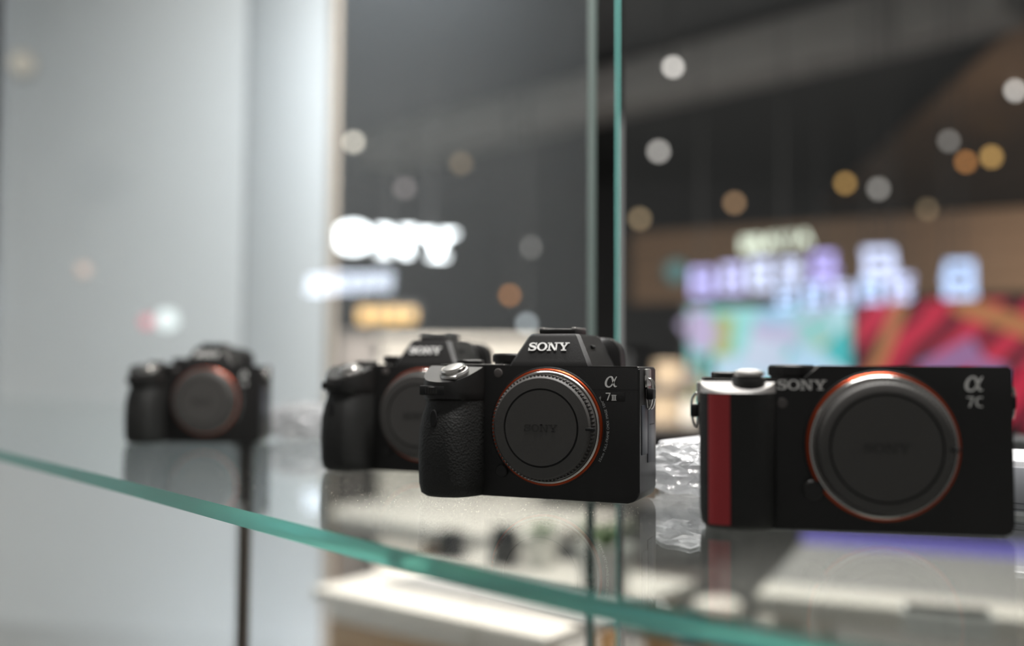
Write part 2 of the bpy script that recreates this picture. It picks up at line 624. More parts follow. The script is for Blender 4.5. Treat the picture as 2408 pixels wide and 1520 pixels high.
# wooden soffit at the right, planks running away from the viewer
so = empty('trim_2', (0, 0, 0))
tag(so, 'brown wooden plank soffit rising to the upper right corner', kind='structure')
sa, sb = P(2395, 10, 5.4), P(1935, 470, 11.3)
for k in range(9):
    off = Vector((0.30 * k + .15, 0.02 * k, 0.0))
    c0, c1 = Vector((sa.x, sa.y, 2.0)) + off, Vector((sb.x, sb.y, 2.0)) + off
    dd = c1 - c0
    box('plank', (c0 + c1) / 2 + Vector((0, 0, 0.012 * (k % 2))), (dd.length + .4, .285, .05), 'wood', so, 0.006, Matrix.Rotation(math.atan2(dd.y, dd.x), 3, 'Z'))
# timber fascia that carries the lit characters
f0, f1 = P(1560, 585, 7.6), P(2480, 545, 6.3)
dd = f1 - f0
fr_ = Matrix.Rotation(math.atan2(dd.y, dd.x), 3, 'Z')
fas = empty('trim_3', (0, 0, 0))
tag(fas, 'brown timber fascia band behind the lit signs at right', kind='structure')
zt, zb = P(2100, 515, 6.9).z, P(2100, 700, 6.9).z
for k in range(4):
    z0 = zb + (zt - zb) * k / 4
    box('board', ((f0.x + f1.x) / 2, (f0.y + f1.y) / 2, z0 + (zt - zb) / 8), (dd.length + .5, .06, (zt - zb) / 4 - .012), 'wood', fas, 0.005, fr_)

# ================================================================== GLASS CABINET
J = Vector((0.0836, 0.78))
dA = Vector((-.642, .767)).normalized()
nA = Vector((.767, .642)).normalized()
dB = Vector((.79, -.613)).normalized()
nB = Vector((.613, .79)).normalized()


def pane(name, origin, d, n, t0, t1, thick, label, edge_mat):
    root = empty(name, (0, 0, 0))
    pts = [origin + d * t0, origin + d * t1, origin + d * t1 + n * thick, origin + d * t0 + n * thick]
    prism('glass_sheet', [(p.x, p.y) for p in pts], -1.0, 1.25, 'pane', root, axis='z', smooth=None)
    e0 = origin + d * (t0 - .0006)
    pe = [e0, e0 + n * thick, e0 + n * thick - d * .0015, e0 - d * .0015]
    prism('polished_edge', [(p.x, p.y) for p in pe], -1.0, 1.25, edge_mat, root, axis='z', smooth=None)
    tag(root, label, 'glass pane', 'back glass of the cabinet')
    return root


pane('cabinet_glass', J, dA, nA, 0.036, 1.99, .008, 'clear upright glass pane with a pale grey edge, beside the pale wall', 'edgegrey')
pane('cabinet_glass', J, dB, nB, 0.0, 0.50, .013, 'clear upright glass pane with a bright teal edge, behind the cameras', 'edge')

front = [(-1.15, 1.67), (-.62, 1.066), (-.456, .878), (-.257, .651), (-.141, .5155), (-.087, .4525), (-.032, .389), (.033, .3195), (.078, .2775), (.125, .240), (.19, .205), (.30, .175), (.45, .16)]
fc = catmull([(x, y, 0) for x, y in front], 5)
backA = J - nA * .0015
back = [(.45, (J.y + dB.y / dB.x * (.45 - J.x)) - .004), (J.x + .002, J.y - .004), (J.x - .012, J.y + .008), (-1.15, J.y + dA.y / dA.x * (-1.15 - J.x) - .004)]
TH = 0.0086
shelf = prism('glass_shelf', [(p.x, p.y) for p in fc] + back, -TH, 0.0, 'shelf', None, axis='z', bev=0.0020, smooth=25, seg=1)
shelf.data.materials.append(M['shelfedge'])
for f in shelf.data.polygons:
    if abs(f.normal.z) < 0.8:
        f.material_index = 1
tag(shelf, 'clear glass shelf with a curved teal front edge carrying the cameras', 'shelf')
pz = P(578, 1100, .97)
sp = empty('shelf_post', (pz.x, .97, -1.1))
box('post', (0, 0, (1.1 - TH - .003) / 2), (.011, .011, 1.1 - TH - .003), 'bronze', sp, 0.001)
lathe('post_cap', [(.012, 0), (.012, .002), (.008, .003)], 'bronze', sp, (0, 0, 1.1 - TH - .003), seg=24)
lathe('foot', [(.03, 0), (.03, .004), (.012, .012)], 'bronze', sp, (0, 0, 0), seg=24)
tag(sp, 'slim dark bronze post under the left part of the glass shelf', 'post')


# ================================================================== CAMERAS
def strap_lug(parent, x, y, z, side, mat_tab='dark'):
    """eyelet plate, triangular ring with a black tab, hanging split ring; side = +1 right, -1 left (metres)"""
    lug = lathe('strap_lug', [(.0022, 0), (.0052, 0), (.0056, .0006), (.0052, .0014), (.0026, .0016), (.0022, .0008)], 'chrome', parent, (x, y, z), axis='x', seg=28,
                rot=Matrix.Rotation(0 if side > 0 else math.pi, 3, 'Z'), closed=True)
    bm = bmesh.new()
    add_box(bm, (x + side * .0009, y, z + .0015), (.0018, .0095, .0095), .0007)
    link('lug_plate', bm_me(bm, 'lug_plate'), 'satin', lug, 35)
    o = side * .0028
    for dy in (-.0016, .0016):
        path = catmull([(x + o * .4, y + dy, z + .001), (x + o * 1.3, y + dy * 1.2, z - .001), (x + o * 1.5, y + dy * 1.6, z - .006), (x + o * 1.2, y + dy * 2.0, z - .013),
                        (x + o * .6, y + dy * 2.0, z - .0155), (x + o * .3, y + dy * 1.6, z - .010), (x + o * .2, y + dy, z - .003)], 5, True)
        tube('ring_wire', path, .00062, 'chrome', lug, 8, True)
    box('ring_tab', (x + o * 1.0, y - .0004, z - .0075), (.0040, .0072, .0062), mat_tab, lug, .0009)
    return lug


def ribs(name, cx, cy, cz, r0, depth0, depth1, n, mat, parent, w_=.0007, hgt=.0006, axis='y', z0=0, z1=0):
    bm = bmesh.new()
    for k in range(n):
        t = 2 * math.pi * k / n
        c, s = math.cos(t), math.sin(t)
        if axis == 'y':
            rot = Matrix.Rotation(-t, 3, 'Y')
            add_box(bm, (cx + r0 * c, (depth0 + depth1) / 2, cz + r0 * s), (hgt * 2, abs(depth1 - depth0), w_), 0, rot)
        else:
            rot = Matrix.Rotation(t, 3, 'Z')
            add_box(bm, (cx + r0 * c, cy + r0 * s, (z0 + z1) / 2), (hgt * 2, w_, abs(z1 - z0)), 0, rot)
    return link(name, bm_me(bm, name), mat, parent)


def mount_and_cap(root, cx, cz, scale=1.0, groove=21.2):
    k = mm * scale
    lathe('mount_base', [(33.6 * k, -.5 * k), (33.6 * k, .4 * k), (33.0 * k, .8 * k), (31.0 * k, .8 * k)], 'body', root, (cx, 0, cz), 'y', 96)
    lathe('orange_ring', [(29.5 * k, 0), (32.5 * k, 0), (32.5 * k, 1.2 * k), (32.0 * k, 1.7 * k), (31.3 * k, 1.7 * k), (30.9 * k, 1.2 * k), (29.5 * k, 1.2 * k)], 'orange', root, (cx, 0, cz), 'y', 96, closed=True)
    lathe('mount_ring', [(27.0 * k, 0), (31.2 * k, .5 * k), (31.2 * k, 2.6 * k), (30.8 * k, 3.1 * k), (30.2 * k, 3.2 * k), (29.6 * k, 2.7 * k), (27.0 * k, 2.7 * k)], 'chrome', root, (cx, 0, cz), 'y', 96, closed=True)
    g = groove
    cap = lathe('body_cap', [(29.3 * k, 2.4 * k), (29.3 * k, 4.0 * k), (28.3 * k, 9.2 * k), (27.8 * k, 10.1 * k), (27.2 * k, 10.5 * k), ((g + .55) * k, 10.9 * k), ((g + .40) * k, 10.2 * k),
                             ((g - .40) * k, 10.2 * k), ((g - .55) * k, 10.9 * k), (.5 * k, 10.9 * k)], 'cap', root, (cx, 0, cz), 'y', 96, smooth=28)
    lathe('cap_groove', [((g - .42) * k, 10.1 * k), ((g + .42) * k, 10.1 * k), ((g + .42) * k, 10.28 * k), ((g - .42) * k, 10.28 * k)], 'dark', cap, (cx, 0, cz), 'y', 96, closed=True)
    ribs('cap_ribs', cx, 0, cz, 28.75 * k, -4.4 * k, -9.2 * k, 84, 'cap', cap, w_=.95 * k, hgt=.62 * k)
    polys, wd = logo_polys()
    glyphs('cap_lettering', polys, 4.0 * k, .25 * k, 'capink', cap, (cx, -10.85 * k, cz), wd)
    box('cap_index', (cx + 27.6 * k, -8.6 * k, cz), (4.4 * k, 4.6 * k, 1.7 * k), 'dark', cap, .5 * k)
    return cap


def grip_ring(z, p, xl, xin, inset=0.0, yb=8.0, top=None):
    """D-shaped grip section at height z (mm); p how far it stands out, xl left edge, xin where it meets the body"""
    pts = [(xin, 1.5), (xin - 2.2, -.30 * p), (xin - 6.0, -.72 * p), (xin - 11, -.95 * p), (xin - 16, -p), (xl + 11.5, -.985 * p), (xl + 6.0, -.88 * p), (xl + 2.2, -.62 * p), (xl + .4, -.28 * p), (xl, 2.0)]
    c = [(v.x, v.y) for v in catmull([(x, y, 0) for x, y in pts], 4)]
    c += [(xl + .0, yb), (xin, yb)]
    out = []
    for x, y in c:
        zz = z if top is None else top(x, y)
        out.append(((x) * mm, (y) * mm, zz * mm))
    return out


def make_full_camera():
    root = empty('mirrorless_camera')
    # main body block
    prof = rounded([(-58, .3, 3), (63.5, .3, 6.5), (63.5, 74, 1.6), (-40, 74, 1.0), (-58, 73, 2)], 6)
    body = prism('body', [(x * mm, z * mm) for x, z in prof], 0, .037, 'body', root, 'y', .0012, 35)
    box('body_seam', (47.5 * mm, -.05 * mm, 61.4 * mm), (31 * mm, .3 * mm, .22 * mm), 'dark', body)
    box('badge_recess', (48.6 * mm, -.02 * mm, 57.6 * mm), (13.6 * mm, .3 * mm, 5.4 * mm), 'body', body, .0002)
    box('screen_block', (8 * mm, 40 * mm, 36 * mm), (92 * mm, 7.5 * mm, 62 * mm), 'body', root, .0015)
    box('top_plate', (-36 * mm, 17 * mm, 74.2 * mm), (40 * mm, 32 * mm, 1.6 * mm), 'body', root, .0006)
    # grip with sloping top
    topz = lambda x, y: 64.6 + (y + 21.5) / 21.5 * 9.4 if y < 0 else 74.0
    R_ = [grip_ring(.4, 18.5, -60.5, -28), grip_ring(2.4, 21.2, -62.6, -27.2), grip_ring(8, 22.6, -63.5, -27), grip_ring(24, 23.5, -63.8, -27), grip_ring(38, 23, -63.4, -27),
          grip_ring(46, 21.2, -62.2, -27), grip_ring(51, 19.2, -61.0, -27), grip_ring(54.2, 18.8, -60.7, -27)]
    loft('grip', R_, 'rubber', root, 45)
    R2 = [grip_ring(54.2, 19.0, -60.8, -27), grip_ring(55.4, 21.0, -61.6, -26.8), grip_ring(59, 21.5, -61.7, -26.8), grip_ring(63, 21.5, -61.6, -26.8, top=lambda x, y: min(63.0, topz(x, y) - .7)),
          grip_ring(64, 21.2, -61.3, -27, top=topz)]
    sh = loft('grip_top', R2, 'body', root, 40)
    # front dial in its slot
    box('dial_slot', (-50.2 * mm, -18.2 * mm, 60.0 * mm), (15.5 * mm, 7.0 * mm, 5.4 * mm), 'dark', root, .0006)
    fd = lathe('front_dial', [(8.6 * mm, 57.8 * mm), (9.2 * mm, 58.2 * mm), (9.2 * mm, 61.8 * mm), (8.6 * mm, 62.2 * mm)], 'dial', root, (-50.5 * mm, -12.9 * mm, 0), 'z', 48)
    ribs('dial_knurl', -50.5 * mm, -12.9 * mm, 0, 9.25 * mm, 0, 0, 36, 'dial', fd, w_=.0008, hgt=.0003, axis='z', z0=58.3 * mm, z1=61.7 * mm)
    bm = bmesh.new()
    # oval remote window on the grip
    ov = lathe('remote_window', [(2.2 * mm, 0), (2.2 * mm, .5 * mm), (1.9 * mm, .75 * mm)], 'dark', root, (0, 0, 0), 'y', 28)
    bm.free()
    for v in ov.data.vertices:
        v.co.z *= 2.3
        v.co += Vector((-48.5 * mm, -22.4 * mm, 44.5 * mm))
    # shutter button on the slope
    tilt = Matrix.Rotation(R(22), 3, 'X') @ Matrix.Rotation(R(-7), 3, 'Y')
    base = (-41.2 * mm, -10.2 * mm, 68.6 * mm)
    sb_ = lathe('power_switch', [(8.4 * mm, 0), (8.6 * mm, 1.4 * mm), (8.1 * mm, 2.6 * mm), (6.8 * mm, 3.0 * mm)], 'satin', root, base, 'z', 48, tilt)
    lathe('shutter_collar', [(7.3 * mm, 3.0 * mm), (7.3 * mm, 4.4 * mm), (6.9 * mm, 4.9 * mm), (5.6 * mm, 4.7 * mm)], 'chrome', sb_, base, 'z', 48, tilt)
    lathe('shutter_button', [(5.7 * mm, 4.2 * mm), (5.6 * mm, 5.2 * mm), (4.0 * mm, 5.55 * mm), (.4 * mm, 5.6 * mm)], 'satin', sb_, base, 'z', 40, tilt)
    box('switch_lever', (base[0] + 2.8 * mm, base[1] - 8.0 * mm, base[2] - 1.2 * mm), (4.5 * mm, 3.2 * mm, 2.0 * mm), 'satin', sb_, .0007, tilt)
    # mode dial
    md = lathe('mode_dial', [(9.3 * mm, 74 * mm), (9.3 * mm, 76 * mm), (10.0 * mm, 76.3 * mm), (10.1 * mm, 80.4 * mm), (9.6 * mm, 81.2 * mm), (3 * mm, 81.3 * mm)], 'dial', root, (-19.5 * mm, 21 * mm, 0), 'z', 64)
    ribs('dial_knurl', -19.5 * mm, 21 * mm, 0, 10.1 * mm, 0, 0, 60, 'dial', md, w_=.0005, hgt=.0003, axis='z', z0=76.6 * mm, z1=80.3 * mm)
    cd = lathe('exposure_dial', [(8.0 * mm, 74 * mm), (8.2 * mm, 74.6 * mm), (8.2 * mm, 77.2 * mm), (7.6 * mm, 77.7 * mm), (2 * mm, 77.8 * mm)], 'dial', root, (-47 * mm, 24 * mm, 0), 'z', 48)
    # viewfinder hump: trapezoid lofted upwards, front leaning back
    c = 11.3

    def hr(z, wb_, yf, yb_, ch=3.0):
        return [((c - wb_ / 2) * mm, (yf + ch) * mm, z * mm), ((c - wb_ / 2 + ch * .8) * mm, yf * mm, z * mm), ((c + wb_ / 2 - ch * .8) * mm, yf * mm, z * mm), ((c + wb_ / 2) * mm, (yf + ch) * mm, z * mm),
                ((c + wb_ / 2 + 1.5) * mm, yb_ * mm, z * mm), ((c - wb_ / 2 - 1.5) * mm, yb_ * mm, z * mm)]
    hump = loft('viewfinder_hump', [hr(66, 53, .4, 42, 2.0), hr(74, 49.5, .6, 42.5, 2.5), hr(77, 46.5, 2.0, 43, 2.5), hr(90.6, 31.5, 8.2, 44, 2.2), hr(92.4, 28.5, 9.6, 44, 2.0)], 'body', root, 25, .0006)
    box('hump_slot', ((c + 20.0) * mm, 20 * mm, 85.4 * mm), (1.2 * mm, 6.5 * mm, 1.5 * mm), 'dark', hump, .0003, Matrix.Rotation(R(-29), 3, 'Y'))
    shoe = box('hot_shoe', (c * mm, 25.5 * mm, 94.0 * mm), (22 * mm, 22 * mm, 3.0 * mm), 'body', root, .0008)
    box('shoe_rail', ((c - 9.6) * mm, 25.5 * mm, 95.8 * mm), (2.6 * mm, 20 * mm, 1.0 * mm), 'satin', shoe, .0003)
    box('shoe_rail', ((c + 9.6) * mm, 25.5 * mm, 95.8 * mm), (2.6 * mm, 20 * mm, 1.0 * mm), 'satin', shoe, .0003)
    # eyepiece cup behind the hump
    ep = rounded([(c - 29, 62, 7), (c + 29, 62, 7), (c + 27, 91.4, 11), (c - 27, 91.4, 11)], 7)
    ei = rounded([(c - 22, 64, 6), (c + 22, 64, 6), (c + 20, 89.6, 8), (c - 20, 89.6, 8)], 7)
    rings = [[(x * mm, 43.5 * mm, z * mm) for x, z in ei], [(x * mm, 48 * mm, z * mm) for x, z in ei], [(x * mm, 50 * mm, z * mm) for x, z in ep], [(x * mm, 60 * mm, z * mm) for x, z in ep],
             [((c + (x - c) * .93) * mm, 62 * mm, (76.5 + (z - 76.5) * .93) * mm) for x, z in ep]]
    loft('eyecup', rings, 'body', root, 40)
    # lettering
    polys, wd = logo_polys()
    rl = Matrix.Rotation(R(-24), 3, 'X')
    glyphs('logo_lettering', polys, 5.0 * mm, .3 * mm, 'white', root, ((c - 1.6) * mm, 5.4 * mm - .0003, 85.0 * mm), wd, rl)
    glyphs('alpha_emblem', alpha_polys(), 6.0 * mm, .4 * mm, 'white', root, (47.6 * mm, 0, 65.6 * mm), 1.1)
    g7, adv = seven_polys()
    nb = glyphs('model_number', g7 + [[(x + .78, y) for x, y in q] for q in three_polys()], 4.2 * mm, .45 * mm, 'white', root, (47.6 * mm, -.0001, 57.6 * mm), 1.4)
    # lettering round the mount
    cx, cz = 10.7 * mm, 40.1 * mm
    txt = '35mm FULL-FRAME CMOS IMAGE SENSOR'
    bm = bmesh.new()
    adv_ = {'m': 1.5, 'M': 1.35, ' ': .6, 'I': .5, '-': .6, 'W': 1.4}
    tot = sum(adv_.get(ch, 1.0) for ch in txt)
    t = -31.0
    for ch in txt:
        wch = adv_.get(ch, 1.0) / tot * 61.0
        if ch != ' ':
            me = font_mesh(ch, 1.9 * mm, .00005)
            n0 = len(bm.verts)
            bm.from_mesh(me)
            bpy.data.meshes.remove(me)
            bm.verts.ensure_lookup_table()
            nv = bm.verts[n0:]
            xs_ = [v.co.x for v in nv]
            mid = (min(xs_) + max(xs_)) / 2
            th = R(t + wch / 2)
            # letter plane xy -> xz, up pointing to the centre of the mount
            for v in nv:
                x, y, z_ = v.co
                rr = 35.8 * mm - y
                ta = th + (x - mid) / (35.2 * mm)
                v.co = (cx + rr * math.cos(ta), -.0001 - z_, cz + rr * math.sin(ta))
        t += wch
    link('sensor_lettering', bm_me(bm, 'sensor_lettering'), 'silver', root)
    cap = mount_and_cap(root, cx, cz)
    # smaller front details
    lathe('focus_lamp', [(2.6 * mm, -.4 * mm), (2.6 * mm, .5 * mm), (2.2 * mm, .8 * mm), (.3 * mm, 1.0 * mm)], 'lamp', root, (-18.8 * mm, 0, 70.0 * mm), 'y', 28)
    lathe('lens_release', [(3.6 * mm, -.5 * mm), (3.6 * mm, 1.6 * mm), (3.1 * mm, 2.1 * mm), (.4 * mm, 2.2 * mm)], 'dial', root, (-16.0 * mm, 0, 14.8 * mm), 'y', 32).data.materials[0] = M['body']
    # right side: cover panels and strap lug
    box('port_cover', (63.6 * mm, 9.8 * mm, 39.5 * mm), (.8 * mm, 12.5 * mm, 27 * mm), 'bluegrey', root, .0003)
    box('port_cover', (63.6 * mm, 23.5 * mm, 38.0 * mm), (.9 * mm, 13.5 * mm, 34 * mm), 'bluegrey', root, .0003)
    box('cover_gap', (63.75 * mm, 25.5 * mm, 42.0 * mm), (.9 * mm, 10 * mm, .5 * mm), 'dark', root)
    strap_lug(root, 63.5 * mm, 14.5 * mm, 66.5 * mm, 1)
    box('foot_plate', (5 * mm, 15 * mm, .5 * mm), (70 * mm, 22 * mm, .8 * mm), 'rubber', root, .0002)
    return root


def make_compact_camera():
    root = empty('compact_camera')
    W = 67.5
    prof = rounded([(-W + 3, .5, 3), (W, .5, 4.0), (W, 74.6, 1.5), (-13.8, 74.6, 1.2), (-20.6, 68.9, 1.0), (-W + 1, 68.9, 1.2)], 6)
    body = prism('body', [(x * mm, z * mm) for x, z in prof], 0, .036, 'body', root, 'y', .0010, 35)
    box('screen_block', (4 * mm, 38 * mm, 34 * mm), (100 * mm, 6 * mm, 58 * mm), 'body', root, .0015)
    box('eyepiece', (50 * mm, 36 * mm, 66 * mm), (26 * mm, 12 * mm, 12 * mm), 'body', root, .002)
    topz = lambda x, y: 62.6 + (y + 13.5) / 13.5 * 4.6 if y < 0 else 67.6
    R_ = [grip_ring(.8, 9.5, -64.5, -34), grip_ring(3.0, 12.0, -66.8, -33), grip_ring(8, 13.2, -67.5, -32.8), grip_ring(30, 13.5, -67.6, -32.8), grip_ring(55, 13.5, -67.5, -32.8),
          grip_ring(62.0, 13.5, -67.4, -32.8, top=lambda x, y: min(62.0, topz(x, y) - .4))]
    loft('grip', R_, 'rubber', root, 45)
    loft('grip_top', [R_[-1], grip_ring(64, 13.0, -67.0, -33, top=topz)], 'deck', root, 40)  # bright metal stands in for glare on the black grip top
    # red reflection, built as a coloured band following the grip's curve
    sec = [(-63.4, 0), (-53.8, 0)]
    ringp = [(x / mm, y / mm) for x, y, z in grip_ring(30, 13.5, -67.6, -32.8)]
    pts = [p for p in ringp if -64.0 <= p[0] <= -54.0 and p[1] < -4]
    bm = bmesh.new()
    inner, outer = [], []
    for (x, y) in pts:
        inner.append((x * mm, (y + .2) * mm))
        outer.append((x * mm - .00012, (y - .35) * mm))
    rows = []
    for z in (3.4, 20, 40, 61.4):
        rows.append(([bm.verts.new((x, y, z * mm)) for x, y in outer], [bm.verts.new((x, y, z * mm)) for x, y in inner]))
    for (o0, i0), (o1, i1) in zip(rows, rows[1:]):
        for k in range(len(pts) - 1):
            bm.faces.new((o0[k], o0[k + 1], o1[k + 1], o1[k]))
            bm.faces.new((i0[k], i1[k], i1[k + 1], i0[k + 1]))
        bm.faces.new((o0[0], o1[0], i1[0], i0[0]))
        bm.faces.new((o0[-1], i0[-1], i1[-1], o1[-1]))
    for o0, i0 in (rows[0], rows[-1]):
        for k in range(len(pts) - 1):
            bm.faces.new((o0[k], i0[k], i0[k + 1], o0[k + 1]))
    rb = link('red_reflection', bm_me(bm, 'red_reflection'), 'red', root, 50)
    tag(rb, 'dark red reflection painted as a vertical band on the grip')
    # dials and shutter
    md = lathe('mode_dial', [(9.6 * mm, 68.5 * mm), (9.6 * mm, 69.6 * mm), (10.4 * mm, 70.0 * mm), (10.4 * mm, 74.2 * mm), (9.8 * mm, 74.9 * mm), (2 * mm, 75.1 * mm)], 'dial', root, (-25 * mm, 15 * mm, 0), 'z', 64)
    ribs('dial_knurl', -25 * mm, 15 * mm, 0, 10.4 * mm, 0, 0, 60, 'dial', md, w_=.0005, hgt=.0003, axis='z', z0=70.3 * mm, z1=74.0 * mm)
    ed = lathe('exposure_dial', [(7.6 * mm, 68 * mm), (8.0 * mm, 68.4 * mm), (8.0 * mm, 71.0 * mm), (7.4 * mm, 71.5 * mm), (2 * mm, 71.6 * mm)], 'dial', root, (-54 * mm, 22 * mm, 0), 'z', 48)
    b0 = (-45.6 * mm, -3.0 * mm, 64.6 * mm)
    sw = lathe('power_switch', [(7.4 * mm, 0), (7.5 * mm, 3.2 * mm), (7.0 * mm, 4.2 * mm), (5.5 * mm, 4.6 * mm)], 'dial', root, b0, 'z', 48)
    sbt = lathe('shutter_button', [(5.4 * mm, 4.4 * mm), (6.6 * mm, 5.2 * mm), (6.9 * mm, 6.2 * mm), (6.2 * mm, 7.4 * mm), (3.5 * mm, 8.2 * mm), (.4 * mm, 8.4 * mm)], 'deck', root, b0, 'z', 48)
    ribs('button_knurl', b0[0], b0[1], 0, 6.85 * mm, 0, 0, 48, 'chrome', sbt, w_=.0005, hgt=.0002, axis='z', z0=b0[2] + 5.5 * mm, z1=b0[2] + 6.7 * mm)
    # lettering
    polys, wd = logo_polys()
    glyphs('logo_lettering', polys, 4.5 * mm, .3 * mm, 'white', root, (-22.0 * mm, 0, 65.8 * mm), wd)
    glyphs('alpha_emblem', alpha_polys(), 6.6 * mm, .5 * mm, 'white', root, (51.6 * mm, 0, 66.9 * mm), 1.1)
    g7, adv = seven_polys()
    glyphs('model_number', g7 + [[(x + .80, y) for x, y in q] for q in c_polys()], 4.6 * mm, .4 * mm, 'white', root, (51.8 * mm, 0, 58.9 * mm), 1.44)
    mount_and_cap(root, 12.6 * mm, 38.5 * mm, 1.02, groove=23.2)
    lathe('focus_lamp', [(2.4 * mm, -.4 * mm), (2.4 * mm, .4 * mm), (2.0 * mm, .7 * mm), (.3 * mm, .8 * mm)], 'lamp', root, (-30.6 * mm, 0, 57.4 * mm), 'y', 28)
    lathe('lens_release', [(4.6 * mm, -.5 * mm), (4.6 * mm, 2.4 * mm), (4.0 * mm, 3.0 * mm), (.4 * mm, 3.1 * mm)], 'dial', root, (-17.5 * mm, 0, 18.5 * mm), 'y', 32)
    strap_lug(root, -67.0 * mm, 14 * mm, 60.5 * mm, -1)
    strap_lug(root, 67.5 * mm, 14 * mm, 66.0 * mm, 1)
    return root


def place_corner(o, corner, xl, phi):
    """put the front right bottom corner (local x = xl) at corner, turned clockwise by phi degrees"""
    o.rotation_euler = (0, 0, R(-phi))
    off = Matrix.Rotation(R(-phi), 3, 'Z') @ Vector((xl, 0, 0))
    o.location = (corner[0] - off.x, corner[1] - off.y, 0.00012)


c3 = make_full_camera()
place_corner(c3, (.0690, .537), .0635, 21.5)
tag(c3, 'sharp black camera body marked 7III in the middle, with orange mount ring and plain cap', 'camera', 'cameras on the glass shelf')
c2 = copy_tree(c3)
place_corner(c2, (-.0125, .676), .0635, 21)
tag(c2, 'blurred black camera body directly behind the sharp middle camera, half hidden by its grip', 'camera')
c1 = copy_tree(c3)
place_corner(c1, (-.2394, .952), .0635, 2)
tag(c1, 'smallest and most blurred black camera body, standing alone before the pale wall', 'camera')
c4 = make_compact_camera()
c4.rotation_euler = (0, 0, R(-10.2))
c4.location = (.1535, .4497, 0.00012)
tag(c4, 'flat-topped black compact camera marked 7C at right, with a red reflection painted on its grip', 'camera', 'cameras on the glass shelf')

# ================================================================== WHITE CARTON AND PLASTIC FILM ON THE SHELF
bx = Vector((.2548, .503))
bd = Vector((-.79, .613)).normalized()
bn = Vector((.613, .79)).normalized()
carton = empty('white_carton', (0, 0, 0))
A0 = bx - bd * .10
A1 = bx + bd * .205
ptsb = [A0, A1, A1 + bn * .082, A0 + bn * .082]
prism('box_body', [(p.x, p.y) for p in ptsb], 0.0001, .028, 'boxwhite', carton, 'z', .0008, 35)
yaw = Matrix.Rotation(math.atan2(-bd.y, -bd.x), 3, 'Z')
lc = bx - bd * .012 - bn * .0003
lab = box('printed_label', (lc.x, lc.y, .0135), (.040, .0006, .022), 'label', carton, .0002, yaw)
tag(lab, 'grey printed label with small rotated digits')
me = font_mesh('5318', .0042, .00005)
M4 = Matrix.Translation((bx - bd * -.0030 - bn * .0007).to_3d() + Vector((0, 0, .0155))) @ yaw.to_4x4() @ Matrix.Rotation(R(90), 4, 'X') @ Matrix.Rotation(R(90), 4, 'Z')
me.transform(M4)
link('label_digits', me, 'ink', lab)
for zz in (.0016, .0046):
    q = bx - bd * .012 - bn * .0005
    box('label_line', (q.x, q.y, zz + .002), (.038, .0006, .0004), 'ink', lab, 0, yaw)
tag(carton, 'low white carton with a grey label lying behind the 7C camera', 'carton')


def film_bag(name, center, yaw_, sx, sy, sz, seed, label):
    rnd = random.Random(seed)
    bm = bmesh.new()
    bmesh.ops.create_icosphere(bm, subdivisions=4, radius=1.0)
    for v in bm.verts:
        n = v.co.normalized()
        q = 2.6
        den = (abs(n.x) ** q + abs(n.y) ** q + abs(n.z) ** q) ** (1 / q)
        s = (1 + rnd.uniform(-.13, .10)) / den
        v.co = Vector((n.x * s * sx, n.y * s * sy, n.z * s * sz))
        v.co.z = max(v.co.z, -sz * .9)
    for v in bm.verts:
        v.co.z += sz * .9
    me_ = bm_me(bm, name)
    o = link(name, me_, 'film')
    o.location = center
    o.rotation_euler = (0, 0, yaw_)
    tag(o, label, 'plastic wrap', 'clear plastic wraps on the shelf')
    return o


q = bx + bd * .160 - bn * .024
film_bag('plastic_wrap', (q.x, q.y, .0004), math.atan2(bd.y, bd.x), .044, .021, .0155, 3, 'crumpled glittering clear plastic between the 7III and 7C cameras')
q = P(712, 1000, 1.02)
film_bag('plastic_wrap', (q.x, q.y, .0004), R(-45), .045, .03, .019, 5, 'pale blurred clear plastic lying behind the two left cameras')

# dust grains on the shelf near the front edge
bm = bmesh.new()
rnd = random.Random(11)
for k in range(1500):
    u = rnd.uniform(520, 1560)
    v0 = 1060 + (u - 300) * .135 + rnd.gauss(20, 26)
    g = P(u, v0, 1.0)
    dirv = g - CAM.translation
    if dirv.z > -0.05:
        continue
    hit = CAM.translation + dirv * (-CAM.translation.z / dirv.z)
    s = rnd.uniform(.00007, .00019)
    vv = [bm.verts.new(hit + Vector((rnd.uniform(-s, s), rnd.uniform(-s, s), z))) for z in (0.00002, 0.00002, 0.00002, s * 1.4)]
    for f in ((0, 1, 2), (0, 1, 3), (1, 2, 3), (0, 2, 3)):
        bm.faces.new([vv[i] for i in f])
du = link('dust', bm_me(bm, 'dust'), 'dust')
tag(du, 'fine pale dust specks lying on the glass shelf', kind='stuff')


# ================================================================== SHOP BEYOND: LIT SIGNS
def strokes(seed, n=5):
    """an unreadable character built from crossing bars inside a unit square"""
    rnd = random.Random(seed)
    out = []
    for k in range(3):
        y = .08 + k * .38 + rnd.uniform(-.05, .05)
        out.append(rect(.05 + rnd.uniform(0, .15), .95 - rnd.uniform(0, .15), y, y + .15))
    for k in range(2):
        x = .16 + k * .48 + rnd.uniform(-.08, .08)
        out.append(rect(x, x + .16, rnd.uniform(0, .15), 1 - rnd.uniform(0, .15)))
    return out


def face_rot(p):
    d_ = Vector((p.x, p.y))
    return math.atan2(d_.y, d_.x) - math.pi / 2


def hang(root, u0, u1, v, Y, rz=0.0):
    """a rail behind the letters on two rods from the ceiling"""
    pa, pb = P(u0, v, Y), P(u1, v, Y)
    box('mount_rail', ((pa.x + pb.x) / 2, Y + .06, pa.z), (pb.x - pa.x + .04, .02, .02), 'housing', root, .002, Matrix.Rotation(rz, 3, 'Z'))
    for q_ in (pa, pb):
        tube('hanging_rod', [(q_.x, Y + .06, q_.z), (q_.x, Y + .06, 2.279)], .005, 'housing', root)


